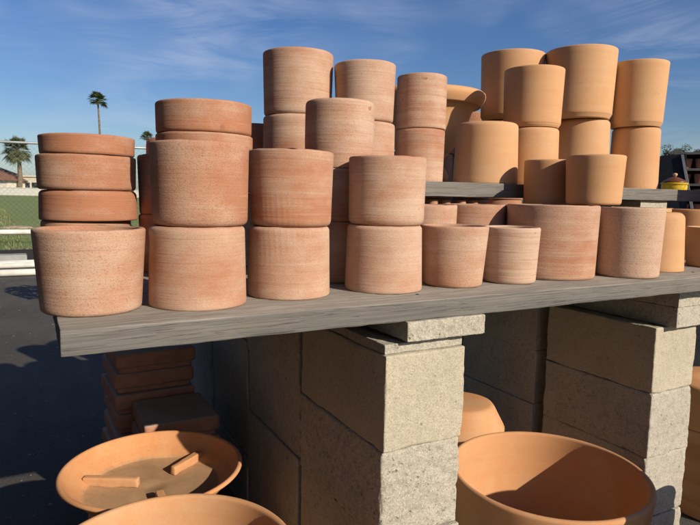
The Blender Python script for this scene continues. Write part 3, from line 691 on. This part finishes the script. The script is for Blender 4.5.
# dark board with a pale edge and the rack of pots, out in the yard on the right
bd = empty('display_board', (4.28, 2.2, 0), R(-60)); tag(bd, 'tall dark leaning board with a pale slanted edge behind the yellow pot', 'board', None, 'thing')
bm = bmesh.new(); box(bm, (0, 0, 0), (.30, .03, 1.48)); link('panel', bm, 'slate', bd, loc=(-.02, 0, .74), rot=(R(-4), R(-5), 0), smooth=False)
bm = bmesh.new(); box(bm, (0, 0, 0), (.020, .05, 1.50)); link('edge_strip', bm, 'palebar', bd, loc=(.205, -.004, .75), rot=(R(-4), R(-13), 0), smooth=False)
bm = bmesh.new(); box(bm, (0, 0, 0), (.03, .03, 1.42)); link('back_leg', bm, 'timber', bd, loc=(0, .22, .70), rot=(R(12), 0, 0), smooth=False)
RO = Vector((5.15, 2.75, 0)); RX = Vector((.62, -.785, 0)); RZ = math.atan2(RX.y, RX.x)
rk = empty('plant_rack', RO, RZ); tag(rk, 'dark timber rack of small clay pots at the right behind the shelves', 'rack', None, 'thing')
for z in (.95, 1.10, 1.25, 1.40, 1.56):
    bm = bmesh.new(); box(bm, (.62, .10, z), (1.30, .30, .022)); link('shelf', bm, 'timber', rk, smooth=False)
for x, y in ((-.02, -.04), (-.02, .24), (1.26, -.04), (1.26, .24)):
    bm = bmesh.new(); box(bm, (x, y, .80), (.045, .045, 1.60)); link('post', bm, 'timber', rk, smooth=False)
bm = bmesh.new(); box(bm, (.62, .262, .80), (1.30, .012, 1.50)); link('back_panel', bm, 'slate', rk, smooth=False)
proto = None
Mrk = Matrix.Translation(RO) @ Matrix.Rotation(RZ, 4, 'Z')
rows = ('bottom', 'second', 'third', 'top')
for zi, z in enumerate((.961, 1.111, 1.261, 1.411)):
    for i in range(9):
        p = Mrk @ Vector((.085+.128*i, .06+.02*math.sin(i*3+zi), z))
        if proto is None:
            bm = bmesh.new(); lathe(bm, up(.054, .042, .098, .006, .003, .003), 28); proto = link('small_pot', bm, 'brown_clay', loc=p); o = proto
        else: o = proto.copy(); C.objects.link(o); o.location = p
        tag(o, 'small brown clay pot on the %s shelf of the dark timber rack' % rows[zi], 'pot', 'small pots on the %s shelf of the rack' % rows[zi], 'thing')

# ------------------------------------------------------------------ sky, sun, camera
SUN_AZ = (.365, -.931); EL = 27.0
w = bpy.data.worlds.new('World'); bpy.context.scene.world = w; w.use_nodes = True
t = w.node_tree; bg = t.nodes['Background']; bg.inputs['Strength'].default_value = .062
sky = t.nodes.new('ShaderNodeTexSky'); sky.sky_type = 'NISHITA'; sky.sun_disc = False
sky.sun_elevation = R(EL); sky.sun_rotation = math.atan2(SUN_AZ[0], SUN_AZ[1]); sky.air_density = 1.0; sky.dust_density = .8; sky.ozone_density = 4.0
tc = t.nodes.new('ShaderNodeTexCoord')
def wn(scale, rot, detail, dist, sc=1.):
    mp = t.nodes.new('ShaderNodeMapping'); t.links.new(tc.outputs['Generated'], mp.inputs['Vector']); mp.inputs['Scale'].default_value = scale; mp.inputs['Rotation'].default_value = rot
    n_ = t.nodes.new('ShaderNodeTexNoise'); t.links.new(mp.outputs[0], n_.inputs['Vector']); n_.inputs['Scale'].default_value = sc; n_.inputs['Detail'].default_value = detail; n_.inputs['Distortion'].default_value = dist; n_.inputs['Roughness'].default_value = .6
    return n_.outputs['Fac']
def ramp(f, stops):
    r = t.nodes.new('ShaderNodeValToRGB'); t.links.new(f, r.inputs[0]); e = r.color_ramp.elements
    while len(e) < len(stops): e.new(.5)
    for el, (p, c) in zip(e, stops): el.position = p; el.color = (c, c, c, 1)
    return r.outputs[0]
def wm(op, a, b):
    m = t.nodes.new('ShaderNodeMath'); m.operation = op
    for s_, v_ in zip(m.inputs, (a, b)):
        if isinstance(v_, (int, float)): s_.default_value = v_
        else: t.links.new(v_, s_)
    return m.outputs[0]
streak = wn((2.2, 2.2, 13), (R(8), R(-10), 0), 6, 1.1)
cover = wn((2.4, 2.4, 3.2), (0, 0, .6), 3, .4)
c = wm('MULTIPLY', ramp(streak, [(.42, 0.), (.80, 1.)]), ramp(cover, [(.42, 0.), (.66, 1.)]))
mixn = t.nodes.new('ShaderNodeMix'); mixn.data_type = 'RGBA'; t.links.new(wm('MULTIPLY', c, .95), mixn.inputs[0]); t.links.new(sky.outputs[0], mixn.inputs[6]); mixn.inputs[7].default_value = (6.2, 6.9, 8.0, 1)
hs = t.nodes.new('ShaderNodeHueSaturation'); hs.inputs['Saturation'].default_value = 1.18; hs.inputs['Hue'].default_value = .512; hs.inputs['Value'].default_value = 1.42
t.links.new(mixn.outputs[2], hs.inputs['Color']); t.links.new(hs.outputs[0], bg.inputs['Color'])
sl = bpy.data.lights.new('sun', 'SUN'); sl.energy = 5.0; sl.angle = R(.53); sl.color = (1, .87, .69)
so = bpy.data.objects.new('sun', sl); C.objects.link(so); so.location = (3, -8, 6)
d = Vector((SUN_AZ[0]*math.cos(R(EL)), SUN_AZ[1]*math.cos(R(EL)), math.sin(R(EL)))).normalized()
so.rotation_euler = d.to_track_quat('Z', 'Y').to_euler()

cam = bpy.data.cameras.new('camera'); co = bpy.data.objects.new('camera', cam); C.objects.link(co)
yaw, pitch, roll = .5001, .1139, .0186
f = Vector((math.sin(yaw)*math.cos(pitch), math.cos(yaw)*math.cos(pitch), -math.sin(pitch)))
r = Vector((math.cos(yaw), -math.sin(yaw), 0)); dn = f.cross(r)
r2 = r*math.cos(roll) - dn*math.sin(roll); d2 = dn*math.cos(roll) + r*math.sin(roll)
m3 = Matrix((r2, -d2, -f)).transposed()
co.matrix_world = Matrix.Translation((-.5885, -.9258, 1.0819)) @ m3.to_4x4()
cam.sensor_width = 36; cam.lens = 586.2758/700*36; cam.clip_start = .02; cam.clip_end = 3000
sc = bpy.context.scene; sc.camera = co
sc.cycles.diffuse_bounces = 2
sc.view_settings.view_transform = 'Standard'; sc.view_settings.look = 'None'; sc.view_settings.gamma = 1; sc.view_settings.use_curve_mapping = False; sc.view_settings.exposure = .13
